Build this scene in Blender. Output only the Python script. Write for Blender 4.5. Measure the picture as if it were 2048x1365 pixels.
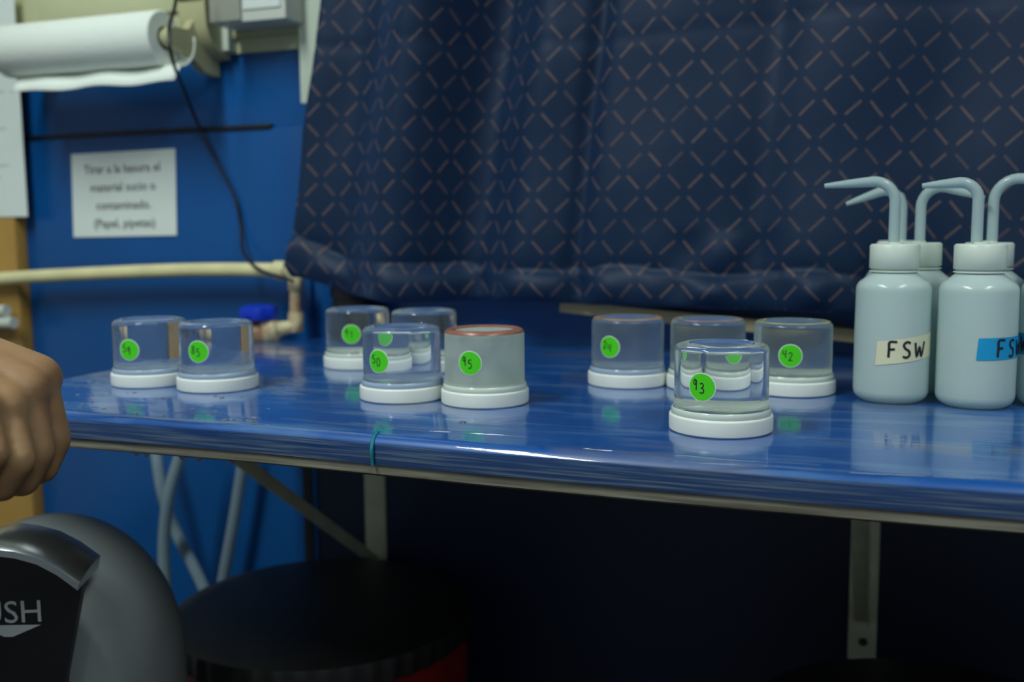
import bpy, bmesh, math, random
from mathutils import Vector, Matrix
from math import sin, cos, pi, radians, sqrt, atan2
random.seed(7)
for o in list(bpy.data.objects): bpy.data.objects.remove(o)
sc = bpy.context.scene
col = sc.collection

# ------------------------------------------------------------------ camera, light, exposure
FPX = 1991.0                       # focal length in px of the 2048 px frame (35 mm)
TOP = 0.75                         # counter height
CAM = Vector((0.0, 0.0, TOP + 0.139))
YAW, PITCH, ROLL = radians(20.0), math.atan((682.5 - 456) / FPX), radians(0.5)
FW = Vector((-sin(YAW) * cos(PITCH), cos(YAW) * cos(PITCH), -sin(PITCH)))
_r = Vector((cos(YAW), sin(YAW), 0)); _u = _r.cross(FW)
RT = _r * cos(ROLL) - _u * sin(ROLL); UP = _u * cos(ROLL) + _r * sin(ROLL)
cd = bpy.data.cameras.new('camera'); cam = bpy.data.objects.new('camera', cd); col.objects.link(cam)
M = Matrix((RT, UP, -FW)).transposed().to_4x4(); M.translation = CAM; cam.matrix_world = M
cd.sensor_width = 36; cd.lens = 35; cd.clip_start = 0.02
cd.dof.use_dof = True; cd.dof.focus_distance = 0.665; cd.dof.aperture_fstop = 5.0
sc.camera = cam
w = bpy.data.worlds.new('world'); sc.world = w; w.use_nodes = True
w.node_tree.nodes['Background'].inputs[0].default_value = (0.72, 0.86, 0.92, 1)
w.node_tree.nodes['Background'].inputs[1].default_value = 0.20
sc.view_settings.view_transform = 'Standard'; sc.view_settings.look = 'None'
sc.view_settings.gamma = 1; sc.view_settings.use_curve_mapping = False
sc.view_settings.exposure = 0.45
sc.cycles.sample_clamp_indirect = 30; sc.cycles.caustics_refractive = True; sc.cycles.caustics_reflective = True
CEIL = 2.15
LAMPS = [(-0.80, -0.16, 17.5), (0.62, -0.16, 10.0)]          # ceiling tube fixtures: x, y, watts
for (lx, ly, e) in LAMPS:
    ld = bpy.data.lights.new('tube_light', 'AREA'); ld.shape = 'RECTANGLE'; ld.size = 0.18; ld.size_y = 1.1
    ld.energy = e; ld.color = (0.90, 1.0, 0.95)
    lo = bpy.data.objects.new('tube_light', ld); col.objects.link(lo); lo.location = (lx, ly, CEIL - 0.075)

def ray(u, v): return FW + RT * ((u - 1024) / FPX) - UP * ((v - 682.5) / FPX)
def PZ(u, v, z=TOP):
    d = ray(u, v); return CAM + d * ((z - CAM.z) / d.z)
def PY(u, v, y):
    d = ray(u, v); return CAM + d * (y / d.y)
def PD(u, v, z): return CAM + ray(u, v) * z

# ------------------------------------------------------------------ helpers
def lin(c): return tuple(((x / 255) / 12.92 if x / 255 <= .04045 else ((x / 255 + .055) / 1.055) ** 2.4) for x in c)
def obj(name, bm, mat=None, parent=None, ang=38, smooth=True):
    me = bpy.data.meshes.new(name)
    bmesh.ops.remove_doubles(bm, verts=bm.verts, dist=1e-6)
    bmesh.ops.recalc_face_normals(bm, faces=bm.faces)
    if smooth:
        for f in bm.faces: f.smooth = True
        for e in bm.edges:
            if len(e.link_faces) == 2 and e.calc_face_angle(0) > radians(ang): e.smooth = False
    bm.to_mesh(me); bm.free()
    o = bpy.data.objects.new(name, me); col.objects.link(o)
    if mat:
        for m in (mat if isinstance(mat, (list, tuple)) else [mat]): me.materials.append(m)
    if parent: o.parent = parent
    return o
def thing(name, label, cat, loc=(0, 0, 0), rz=0, group=None):
    o = bpy.data.objects.new(name, None); col.objects.link(o); o.empty_display_size = .05
    o.location = loc; o.rotation_euler = (0, 0, rz); return tag(o, label, cat, group)
def tag(o, label, cat, group=None):
    o['label'] = label; o['category'] = cat
    if group: o['group'] = group
    return o
def struct(o): o['kind'] = 'structure'; return o
def box(bm, x0, x1, y0, y1, z0, z1, bev=0, mx=None):
    vs = [bm.verts.new((x, y, z)) for x in (x0, x1) for y in (y0, y1) for z in (z0, z1)]
    fs = [(0, 1, 3, 2), (4, 6, 7, 5), (0, 4, 5, 1), (2, 3, 7, 6), (0, 2, 6, 4), (1, 5, 7, 3)]
    F = [bm.faces.new([vs[i] for i in f]) for f in fs]
    if mx is not None:
        for v in vs: v.co = mx @ v.co
    if bev:
        es = list({e for f in F for e in f.edges}); bmesh.ops.bevel(bm, geom=es, offset=bev, segments=2, profile=.6, affect='EDGES')
    return bm
def lathe(bm, prof, n=48, c=(0, 0, 0), mod=None):
    """prof: (r,z) list; r == 0 closes on the axis"""
    rings = []
    for (r, z) in prof:
        if r < 1e-7: rings.append([bm.verts.new((c[0], c[1], c[2] + z))])
        else:
            rings.append([bm.verts.new((c[0] + (r + (mod(k, n, r, z) if mod else 0)) * cos(2 * pi * k / n), c[1] + (r + (mod(k, n, r, z) if mod else 0)) * sin(2 * pi * k / n), c[2] + z)) for k in range(n)])
    for a, b in zip(rings, rings[1:]):
        for k in range(n):
            k2 = (k + 1) % n
            if len(a) == 1 and len(b) == 1: continue
            if len(a) == 1: bm.faces.new((a[0], b[k2], b[k]))
            elif len(b) == 1: bm.faces.new((a[k], a[k2], b[0]))
            else: bm.faces.new((a[k], a[k2], b[k2], b[k]))
    return bm
def arc(cx, cz, r, a0, a1, n=5):
    return [(cx + r * cos(radians(a0 + (a1 - a0) * i / n)), cz + r * sin(radians(a0 + (a1 - a0) * i / n))) for i in range(n + 1)]
def tube(bm, pts, rad, n=12, caps=True):
    pts = [Vector(p) for p in pts]; m = len(pts)
    rad = rad if isinstance(rad, (list, tuple)) else [rad] * m
    t0 = (pts[1] - pts[0]).normalized()
    a = t0.orthogonal().normalized(); rings = []
    for i, p in enumerate(pts):
        t = (pts[min(i + 1, m - 1)] - pts[max(i - 1, 0)]).normalized()
        a = (a - t * a.dot(t)).normalized(); b = t.cross(a)
        rings.append([bm.verts.new(p + (a * cos(2 * pi * k / n) + b * sin(2 * pi * k / n)) * rad[i]) for k in range(n)])
    for x, y in zip(rings, rings[1:]):
        for k in range(n): bm.faces.new((x[k], x[(k + 1) % n], y[(k + 1) % n], y[k]))
    if caps: bm.faces.new(rings[0]); bm.faces.new(rings[-1])
    return bm
def smooth_path(pts, sub=8):
    pts = [Vector(p) for p in pts]; out = []
    for i in range(len(pts) - 1):
        p0, p1, p2, p3 = pts[max(i - 1, 0)], pts[i], pts[i + 1], pts[min(i + 2, len(pts) - 1)]
        for k in range(sub):
            t = k / sub
            out.append(.5 * ((2 * p1) + (p2 - p0) * t + (2 * p0 - 5 * p1 + 4 * p2 - p3) * t * t + (3 * p1 - p0 - 3 * p2 + p3) * t ** 3))
    return out + [pts[-1]]
def prism(bm, poly, d0, d1, fn):
    """poly list of (a,b); extruded from d0 to d1; fn(a,b,d)->Vector"""
    A = [bm.verts.new(fn(a, b, d0)) for a, b in poly]; B = [bm.verts.new(fn(a, b, d1)) for a, b in poly]
    bm.faces.new(A); bm.faces.new(B[::-1]); n = len(poly)
    for i in range(n): bm.faces.new((A[i], A[(i + 1) % n], B[(i + 1) % n], B[i]))
    return bm
def text_mesh(name, body, size, mat, parent=None, mx=None, spacing=1.0, extrude=0.0002, align='CENTER'):
    cu = bpy.data.curves.new(name, 'FONT'); cu.body = body; cu.size = size; cu.align_x = align; cu.align_y = 'CENTER'
    cu.extrude = extrude; cu.space_line = spacing; cu.resolution_u = 3
    t = bpy.data.objects.new(name, cu); col.objects.link(t)
    dg = bpy.context.evaluated_depsgraph_get(); me = bpy.data.meshes.new_from_object(t.evaluated_get(dg))
    bpy.data.objects.remove(t); bpy.data.curves.remove(cu); me.name = name
    o = bpy.data.objects.new(name, me); col.objects.link(o); me.materials.clear(); me.materials.append(mat)
    if mx is not None: me.transform(mx)
    if parent: o.parent = parent
    return o

# ------------------------------------------------------------------ materials
def mat(name, color=(.8, .8, .8), rough=.5, metal=0, coat=0, spec=.5, var=0, vscale=30, vstretch=(1, 1, 1), bump=0, bscale=120, sss=0, trans=0, ior=1.45, coat_rough=.03, col2=None):
    m = bpy.data.materials.new(name); m.use_nodes = True; nt = m.node_tree; p = nt.nodes['Principled BSDF']
    I = p.inputs
    I['Base Color'].default_value = (*color, 1); I['Roughness'].default_value = rough; I['Metallic'].default_value = metal
    I['Coat Weight'].default_value = coat; I['Coat Roughness'].default_value = coat_rough; I['Specular IOR Level'].default_value = spec
    I['Transmission Weight'].default_value = trans; I['IOR'].default_value = ior
    if sss: I['Subsurface Weight'].default_value = sss; I['Subsurface Radius'].default_value = (.01, .01, .01); I['Subsurface Scale'].default_value = 1
    if var or bump:
        tc = nt.nodes.new('ShaderNodeTexCoord'); mp = nt.nodes.new('ShaderNodeMapping'); mp.inputs['Scale'].default_value = vstretch
        nt.links.new(tc.outputs['Object'], mp.inputs[0])
    if var:
        nz = nt.nodes.new('ShaderNodeTexNoise'); nz.inputs['Scale'].default_value = vscale; nz.inputs['Detail'].default_value = 4
        nt.links.new(mp.outputs[0], nz.inputs['Vector'])
        rp = nt.nodes.new('ShaderNodeValToRGB'); c2 = col2 or tuple(c * (1 - var) for c in color)
        rp.color_ramp.elements[0].position = .35; rp.color_ramp.elements[1].position = .65
        rp.color_ramp.elements[0].color = (*color, 1); rp.color_ramp.elements[1].color = (*c2, 1)
        nt.links.new(nz.outputs[0], rp.inputs[0]); nt.links.new(rp.outputs[0], I['Base Color'])
    if bump:
        n2 = nt.nodes.new('ShaderNodeTexNoise'); n2.inputs['Scale'].default_value = bscale
        nt.links.new(mp.outputs[0], n2.inputs['Vector'])
        b = nt.nodes.new('ShaderNodeBump'); b.inputs['Strength'].default_value = bump; b.inputs['Distance'].default_value = .001
        nt.links.new(n2.outputs[0], b.inputs['Height']); nt.links.new(b.outputs[0], I['Normal'])
    return m
class NT:
    def __init__(s, m): s.nt = m.node_tree
    def n(s, t, **k):
        x = s.nt.nodes.new(t)
        for a, b in k.items(): setattr(x, a, b)
        return x
    def l(s, a, b): s.nt.links.new(a, b)
    def m(s, op, a, b=None, c=None):
        x = s.n('ShaderNodeMath', operation=op)
        for i, q in enumerate((a, b, c)):
            if q is None: continue
            if isinstance(q, (int, float)): x.inputs[i].default_value = q
            else: s.l(q, x.inputs[i])
        return x.outputs[0]

def glass_mat(name, tint=(.93, .97, .97), veil=.1, veilc=(.6, .7, .72), rough=0.0, ior=1.36, trl=.5):
    """water-filled jar: clear refraction with a haze: surface scatter plus refracted brightness put into the colour"""
    m = bpy.data.materials.new(name); m.use_nodes = True; N = NT(m); p = m.node_tree.nodes['Principled BSDF']; out = m.node_tree.nodes['Material Output']
    p.inputs['Base Color'].default_value = (*tint, 1); p.inputs['Transmission Weight'].default_value = 1; p.inputs['IOR'].default_value = ior; p.inputs['Roughness'].default_value = rough
    d = N.n('ShaderNodeBsdfDiffuse'); d.inputs[0].default_value = (*veilc, 1)
    t = N.n('ShaderNodeBsdfTranslucent'); t.inputs[0].default_value = (*veilc, 1)
    a = N.n('ShaderNodeMixShader'); a.inputs[0].default_value = trl; N.l(d.outputs[0], a.inputs[1]); N.l(t.outputs[0], a.inputs[2])
    x = N.n('ShaderNodeMixShader'); x.inputs[0].default_value = veil
    if veil > .03:
        tc = N.n('ShaderNodeTexCoord'); nz = N.n('ShaderNodeTexNoise'); nz.inputs['Scale'].default_value = 60; N.l(tc.outputs['Object'], nz.inputs['Vector'])
        N.l(N.m('MULTIPLY', N.m('ADD', nz.outputs[0], .5), veil), x.inputs[0])
    N.l(p.outputs[0], x.inputs[1]); N.l(a.outputs[0], x.inputs[2]); N.l(x.outputs[0], out.inputs[0])
    return m
def poly_mat(name, c, trl=.45, rough=.25, gl=.5):
    """milky polyethylene: diffuse plus translucent under a soft gloss"""
    m = bpy.data.materials.new(name); m.use_nodes = True; N = NT(m); out = m.node_tree.nodes['Material Output']; p = m.node_tree.nodes['Principled BSDF']
    p.inputs['Base Color'].default_value = (*c, 1); p.inputs['Roughness'].default_value = rough; p.inputs['Specular IOR Level'].default_value = gl
    t = N.n('ShaderNodeBsdfTranslucent'); t.inputs[0].default_value = (*c, 1)
    x = N.n('ShaderNodeMixShader'); x.inputs[0].default_value = trl; N.l(p.outputs[0], x.inputs[1]); N.l(t.outputs[0], x.inputs[2]); N.l(x.outputs[0], out.inputs[0])
    return m

MAT = {}
MAT['wall_blue'] = mat('blue_gloss_paint', (.0015, .062, .235), .28, var=.3, vscale=2.2, col2=(.004, .082, .29), bump=.25, bscale=14)
MAT['cream'] = mat('cream_paint', lin((196, 198, 160)), .5, var=.12, vscale=5)
MAT['cream_dark'] = mat('beige_plastic', lin((178, 176, 138)), .45)
MAT['white_trim'] = mat('white_gloss_trim', lin((205, 216, 200)), .35)
MAT['white_box'] = mat('white_enclosure', lin((200, 205, 195)), .4)
MAT['grey_box'] = mat('grey_enclosure', lin((150, 152, 140)), .4)
MAT['paper'] = mat('white_paper', lin((218, 226, 222)), .8)
MAT['towel'] = mat('paper_towel', lin((225, 232, 225)), .95, bump=.6, bscale=260)
MAT['ink'] = mat('black_ink', (.012, .012, .014), .6)
MAT['ink_grey'] = mat('grey_print', (.12, .13, .13), .7)
MAT['wood_board'] = mat('plywood_board', lin((176, 138, 70)), .55, var=.18, vscale=9, vstretch=(1, 1, .15))
MAT['wood_batten'] = mat('pine_batten', lin((205, 186, 140)), .6, var=.25, vscale=14, vstretch=(.1, 1, 1))
MAT['pvc'] = mat('cream_pvc', lin((226, 218, 168)), .35, var=.12, vscale=25)
MAT['pvc_dirty'] = mat('stained_pvc', lin((214, 205, 165)), .45, var=.4, vscale=50, col2=lin((150, 110, 80)))
MAT['black_rubber'] = mat('black_rubber', (.006, .006, .007), .45)
MAT['blue_plastic'] = mat('royal_blue_plastic', (.003, .035, .50), .35)
MAT['cap_white'] = mat('white_cap_plastic', lin((226, 230, 224)), .38, var=.05, vscale=40)
MAT['sticker'] = mat('green_sticker', lin((72, 205, 20)), .55)
MAT['sticker_edge'] = mat('sticker_white_edge', lin((225, 235, 225)), .5)
MAT['seat_black'] = mat('black_seat_plastic', (.014, .0145, .015), .48, bump=.15, bscale=500)
MAT['red'] = mat('red_plastic', (.34, .012, .012), .45, var=.5, vscale=14)
MAT['bin_grey'] = mat('grey_bin_plastic', (.15, .17, .18), .42)
MAT['bin_black'] = mat('black_flap_plastic', (.005, .005, .006), .35)
MAT['chrome'] = mat('dark_chrome', (.55, .58, .60), .27, metal=1)
MAT['bin_print'] = mat('silver_print', (.40, .42, .43), .5)
MAT['skin'] = mat('skin', lin((150, 118, 84)), .5, var=.18, vscale=28, col2=lin((134, 100, 70)), sss=.25)
MAT['sleeve'] = mat('dark_sleeve', (.012, .016, .03), .9)
MAT['bracket'] = mat('white_bracket_paint', lin((196, 198, 172)), .45, var=.15, vscale=30)
MAT['rust'] = mat('rusty_screw', (.05, .025, .015), .7)
MAT['hose'] = poly_mat('clear_hose', (.35, .47, .55), .5, .2)
MAT['hdpe'] = poly_mat('milky_polyethylene', (.62, .75, .74), .34, .2, .6)
MAT['hdpe_cap'] = poly_mat('milky_cap', (.76, .84, .76), .2, .3)
MAT['spout'] = poly_mat('milky_spout', (.55, .68, .70), .45, .2)
MAT['mask_tape'] = mat('masking_tape', lin((214, 212, 182)), .7)
MAT['blue_tape'] = mat('blue_tape', (.004, .29, .58), .5)
MAT['grey_hose'] = mat('grey_hose', lin((120, 124, 118)), .5)
MAT['film'] = glass_mat('clear_vinyl', (.95, .98, 1), .06, (.7, .8, .9), .05, 1.3)
MAT['water'] = glass_mat('water_drop', (1, 1, 1), .4, (.45, .58, .8), 0, 1.33)  # pale blue haze painted in for the light real drops let through
MAT['neck_green'] = poly_mat('milky_neck', (.74, .82, .75), .25, .12)
MAT['neck_blue'] = poly_mat('bluish_neck', (.42, .54, .70), .25, .1)
MAT['teal'] = mat('teal_strand', (.005, .16, .22), .4)
MAT['floor'] = mat('dark_deck_floor', (.02, .022, .026), .6, var=.3, vscale=6)
MAT['ceiling'] = mat('ceiling_paint', (.6, .62, .58), .7)
MAT['lamp_glow'] = bpy.data.materials.new('lamp_glow'); MAT['lamp_glow'].use_nodes = True
_p = MAT['lamp_glow'].node_tree.nodes['Principled BSDF']; _p.inputs['Emission Color'].default_value = (.9, 1, .95, 1); _p.inputs['Emission Strength'].default_value = 4

def table_mat():
    m = mat('blue_counter_paint', (.004, .07, .36), .35, coat=1.0, coat_rough=.045, spec=.4); N = NT(m); m.node_tree.nodes['Principled BSDF'].inputs['Coat IOR'].default_value = 1.7; p = m.node_tree.nodes['Principled BSDF']
    tc = N.n('ShaderNodeTexCoord')
    def noise(scale, st, det=4):
        mp = N.n('ShaderNodeMapping'); mp.inputs['Scale'].default_value = st; N.l(tc.outputs['Object'], mp.inputs[0])
        z = N.n('ShaderNodeTexNoise'); z.inputs['Scale'].default_value = scale; z.inputs['Detail'].default_value = det; N.l(mp.outputs[0], z.inputs['Vector']); return z.outputs[0]
    def ramp(x, a, b, ca, cb):
        r = N.n('ShaderNodeValToRGB'); r.color_ramp.elements[0].position = a; r.color_ramp.elements[1].position = b
        r.color_ramp.elements[0].color = (*ca, 1); r.color_ramp.elements[1].color = (*cb, 1); N.l(x, r.inputs[0]); return r.outputs[0]
    base = ramp(noise(7, (1, 1, 1)), .3, .7, (.003, .055, .25), (.008, .095, .36))
    streak = ramp(noise(26, (.35, 2.2, 1), 6), .50, .66, (0, 0, 0), (1, 1, 1))
    scuff = ramp(noise(9, (.5, 1.3, 1), 5), .58, .68, (0, 0, 0), (1, 1, 1))
    x = N.n('ShaderNodeMix', data_type='RGBA'); N.l(N.m('MULTIPLY', streak, .45), x.inputs[0]); N.l(base, x.inputs[6]); x.inputs[7].default_value = (.10, .22, .42, 1)
    y = N.n('ShaderNodeMix', data_type='RGBA'); N.l(N.m('MULTIPLY', scuff, .5), y.inputs[0]); N.l(x.outputs[2], y.inputs[6]); y.inputs[7].default_value = (.16, .17, .20, 1)
    N.l(y.outputs[2], p.inputs['Base Color'])
    b = N.n('ShaderNodeBump'); b.inputs['Strength'].default_value = .28; b.inputs['Distance'].default_value = .0008
    sx = N.n('ShaderNodeSeparateXYZ'); N.l(tc.outputs['Object'], sx.inputs[0])
    wet = N.n('ShaderNodeMapRange'); wet.interpolation_type = 'SMOOTHSTEP'; N.l(sx.outputs[0], wet.inputs[0]); wet.inputs[1].default_value = -.12; wet.inputs[2].default_value = -.30; wet.inputs[3].default_value = 0; wet.inputs[4].default_value = 1
    rip = N.m('MULTIPLY', N.m('MULTIPLY', noise(34, (.45, 1.4, 1), 4), wet.outputs[0]), 3.2)
    N.l(N.m('ADD', rip, N.m('ADD', N.m('MULTIPLY', noise(16, (.6, 1.6, 1), 3), 1.0), N.m('MULTIPLY', noise(70, (.3, 2.5, 1), 3), .9))), b.inputs['Height'])
    N.l(b.outputs[0], p.inputs['Coat Normal'])
    cr = ramp(noise(30, (.5, 2, 1)), .45, .75, (.02, .02, .02), (.12, .12, .12)); N.l(cr, p.inputs['Coat Roughness'])
    return m
MAT['table'] = table_mat()
def edge_mat():
    m = mat('blue_grained_edge', (.003, .03, .13), .3, coat=.6, coat_rough=.12); N = NT(m); p = m.node_tree.nodes['Principled BSDF']
    tc = N.n('ShaderNodeTexCoord'); mp = N.n('ShaderNodeMapping'); mp.inputs['Scale'].default_value = (1.2, 1, 60); N.l(tc.outputs['Object'], mp.inputs[0])
    z = N.n('ShaderNodeTexNoise'); z.inputs['Scale'].default_value = 10; z.inputs['Detail'].default_value = 6; N.l(mp.outputs[0], z.inputs['Vector'])
    r = N.n('ShaderNodeValToRGB'); e = r.color_ramp.elements; e[0].position = .46; e[1].position = .74
    e[0].color = (.003, .028, .11, 1); e[1].color = (.10, .14, .19, 1); N.l(z.outputs[0], r.inputs[0]); N.l(r.outputs[0], p.inputs['Base Color'])
    b = N.n('ShaderNodeBump'); b.inputs['Strength'].default_value = .5; b.inputs['Distance'].default_value = .0006; N.l(z.outputs[0], b.inputs['Height']); N.l(b.outputs[0], p.inputs['Normal'])
    return m
MAT['edge'] = edge_mat()
MAT['ply'] = mat('grey_worn_plywood', lin((142, 138, 122)), .5, var=.45, vscale=12, vstretch=(1, 1, 25), col2=lin((92, 88, 76)), coat=.3)
def curtain_mat():
    m = mat('navy_jacquard', (.004, .020, .075), .58, spec=.4); N = NT(m); p = m.node_tree.nodes['Principled BSDF']
    p.inputs['Sheen Weight'].default_value = .25; p.inputs['Sheen Roughness'].default_value = .4; p.inputs['Sheen Tint'].default_value = (.25, .45, 1, 1)
    uv = N.n('ShaderNodeUVMap'); uv.uv_map = 'UVMap'; s = N.n('ShaderNodeSeparateXYZ'); N.l(uv.outputs[0], s.inputs[0])
    ux, uy = s.outputs[0], s.outputs[1]
    i = N.m('FLOOR', ux); j = N.m('FLOOR', uy)
    fx = N.m('SUBTRACT', N.m('SUBTRACT', ux, i), .5); fy = N.m('SUBTRACT', N.m('SUBTRACT', uy, j), .5)
    par = N.m('FLOORED_MODULO', N.m('ADD', i, j), 2.0); sg = N.m('SUBTRACT', N.m('MULTIPLY', par, 2.0), 1.0)
    fs = N.m('MULTIPLY', fx, sg)
    a = N.m('ABSOLUTE', N.m('MULTIPLY', N.m('ADD', fs, fy), .707)); b = N.m('ABSOLUTE', N.m('MULTIPLY', N.m('SUBTRACT', fs, fy), .707))
    mk = N.m('MULTIPLY', N.m('LESS_THAN', a, .43), N.m('LESS_THAN', b, .056))
    # each dash is woven in a slightly different strength of thread
    wn = N.n('ShaderNodeTexWhiteNoise', noise_dimensions='2D'); cb = N.n('ShaderNodeCombineXYZ'); N.l(i, cb.inputs[0]); N.l(j, cb.inputs[1]); N.l(cb.outputs[0], wn.inputs['Vector'])
    mk = N.m('MULTIPLY', mk, N.m('ADD', N.m('MULTIPLY', wn.outputs[0], .5), .5))
    x = N.n('ShaderNodeMix', data_type='RGBA'); N.l(mk, x.inputs[0]); x.inputs[6].default_value = (.0015, .0160, .052, 1); x.inputs[7].default_value = (.105, .074, .076, 1)
    N.l(x.outputs[2], p.inputs['Base Color'])
    return m
MAT['curtain'] = curtain_mat()

# ------------------------------------------------------------------ setting
WY = 1.125                                    # painted back wall
def slab(name, m, x0, x1, y0, y1, z0, z1, bev=0):
    return struct(obj(name, box(bmesh.new(), x0, x1, y0, y1, z0, z1, bev), m))
slab('floor', MAT['floor'], -2.2, 2.0, -1.6, WY + .1, -.05, 0)
zb = PY(480, 108, WY).z                       # where the blue paint ends
slab('wall_back', MAT['wall_blue'], -2.2, 2.0, WY, WY + .1, 0, CEIL)
xe = PY(620, 100, WY).x
slab('wall_upper', MAT['cream'], -2.2, xe, WY - .004, WY - .0001, zb, CEIL)
slab('ceiling', MAT['ceiling'], -2.2, 2.0, -1.6, WY + .1, CEIL, CEIL + .05)
p1 = PY(618, 150, WY - .02); p2 = PY(660, 60, WY - .02)
slab('trim_1', MAT['white_trim'], xe - .004, xe + .03, WY - .02, WY, PY(640, 205, WY - .02).z, CEIL - .3, .002)
# raised sheet-metal panel of the wall, with the dark joint above it
za = PY(310, 268, WY).z
pan = slab('trim_2', MAT['wall_blue'], PY(66, 300, WY).x, PY(618, 300, WY).x, WY - .006, WY - .0001, .3, za, .001)
jn = slab('trim_3', MAT['black_rubber'], PY(60, 283, WY).x, PY(548, 258, WY).x, WY - .009, WY - .0005, za - .001, za + .005, .001)
# dark corner joint under the counter
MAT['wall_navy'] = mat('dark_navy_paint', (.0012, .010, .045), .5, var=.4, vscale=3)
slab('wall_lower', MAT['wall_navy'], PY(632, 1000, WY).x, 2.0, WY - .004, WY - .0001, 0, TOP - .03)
slab('trim_4', MAT['black_rubber'], PY(613, 1000, WY).x, PY(629, 1000, WY).x, WY - .008, WY - .0002, .25, TOP - .03)

for (lx, ly, e) in LAMPS:
    t = thing('ceiling_lamp', 'long ceiling tube lamp %s' % ('left of the counter' if lx < 0 else 'right of the counter'), 'lamp', (lx, ly, CEIL), 0, 'ceiling tube lamps')
    obj('housing', box(bmesh.new(), -.09, .09, -.6, .6, -.04, -.0005, .004), MAT['white_box'], t)
    for s in (-1, 1):
        obj('tube', tube(bmesh.new(), [(s * .045, -.57, -.055), (s * .045, .57, -.055)], .012, 10), MAT['lamp_glow'], t)

# ------------------------------------------------------------------ counter
FY = 0.583
X0 = PZ(105, 763).x; X1 = 0.95
def bow(x): return .010 * ((x + .02) / .33) ** 2 - .004 if -.4 < x < .32 else (.010 * (min(max(x, -.4), .32) + .02) ** 2 / .33 ** 2 - .004)
ct = thing('lab_counter', 'wall counter with glossy blue painted top and worn rounded front edge', 'counter', (0, 0, TOP))
def sweep(name, prof, m, y_is_abs=False):
    bm = bmesh.new(); n = 48; R = []
    for i in range(n + 1):
        x = X0 + (X1 - X0) * i / n
        R.append([bm.verts.new((x, (FY + bow(x) + y) if y < .3 else WY - .002, z)) for y, z in prof])
    for a, b in zip(R, R[1:]):
        for k in range(len(prof)):
            k2 = (k + 1) % len(prof); bm.faces.new((a[k], a[k2], b[k2], b[k]))
    bm.faces.new(R[0]); bm.faces.new(R[-1][::-1])
    return obj(name, bm, m, ct, ang=50)
sweep('top', [(.5, 0), (.010, 0)] + [(.010 + .010 * cos(radians(a)), -.010 + .010 * sin(radians(a))) for a in (105, 120, 135, 147)] + [(.0014, -.0052), (.0032, -.0066), (.010, -.0075), (.5, -.0075)], MAT['table'])
sweep('front_edge', [(.0014, -.0053), (.0005, -.0085), (0, -.012), (0, -.019), (.006, -.0195), (.012, -.0195), (.012, -.0077), (.0032, -.0068)], MAT['edge'])
sweep('bottom_board', [(.0030, -.0196), (.0020, -.0215), (.0024, -.0262), (.005, -.028), (.5, -.028), (.5, -.0196)], MAT['ply'])
# wrinkled clear vinyl: ridges running along the front
for (u0, v0, u1, v1, r) in [(1165, 898, 1640, 932, .0011), (700, 846, 1050, 876, .0009), (560, 838, 900, 866, .0008), (1330, 922, 2100, 968, .0009), (130, 826, 640, 858, .0010), (240, 818, 520, 838, .0009)]:
    A = PZ(u0, v0); B = PZ(u1, v1); n = 14
    pts = [A.lerp(B, i / n) + Vector((0, .0016 * sin(i * .9 + u0), -TOP + .0003)) for i in range(n + 1)]
    bm = tube(bmesh.new(), pts, [r * (.35 + .65 * sin(pi * i / n)) for i in range(n + 1)], 8)
    for v in bm.verts: v.co.z = .0002 + (v.co.z - .0002) * .6
    obj('vinyl_ridge', bm, MAT['film'], ct)
# teal strand hooked over the edge
A = PZ(742, 872); 
pts = [(A.x, FY + bow(A.x) + .012, .0006), (A.x + .001, FY + bow(A.x) + .004, -.0022), (A.x + .002, FY + bow(A.x) - .0012, -.009), (A.x + .0025, FY + bow(A.x) - .001, -.020)]
obj('teal_strand', tube(bmesh.new(), smooth_path(pts, 5), [.0017] * 8 + [.0014] * 4 + [.0011] * 4, 6), MAT['teal'], ct)
# water: droplets lying on and hanging from the counter
bm = bmesh.new()
def drop(bm, c, r, h, down=False, n=12):
    pr = [(r, 0), (r * .96, h * .35), (r * .75, h * .72), (r * .4, h * .95), (0, h)]
    pr = [(0, 0)] + pr
    lathe(bm, [(a, -b if down else b) for a, b in pr], n, c)
for k in range(46):
    u = random.uniform(130, 560); v = random.uniform(775, 850)
    P = PZ(u, v)
    if P.y < FY + .02: continue
    r = random.uniform(.0007, .0024); drop(bm, (P.x, P.y, TOP), r, r * .45)
for (u, v) in [(275, 846), (396, 858), (450, 862), (925, 846), (235, 838)]:
    P = PZ(u, v); drop(bm, (P.x, max(P.y, FY + .022), TOP), .0028, .0014)
o = obj('water_droplets', bm, MAT['water']); o['kind'] = 'stuff'; tag(o, 'small clear water droplets scattered on the wet end of the blue counter', 'water')
bm = bmesh.new()
for u in (288, 378, 418, 500, 262): 
    P = PZ(u, 905, TOP - .028); drop(bm, (P.x, FY + bow(P.x) + .012, TOP - .0282), .0028, .004, True)
o = obj('hanging_droplets', bm, MAT['water']); o['kind'] = 'stuff'; tag(o, 'water beads hanging under the front edge of the counter', 'water')

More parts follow.
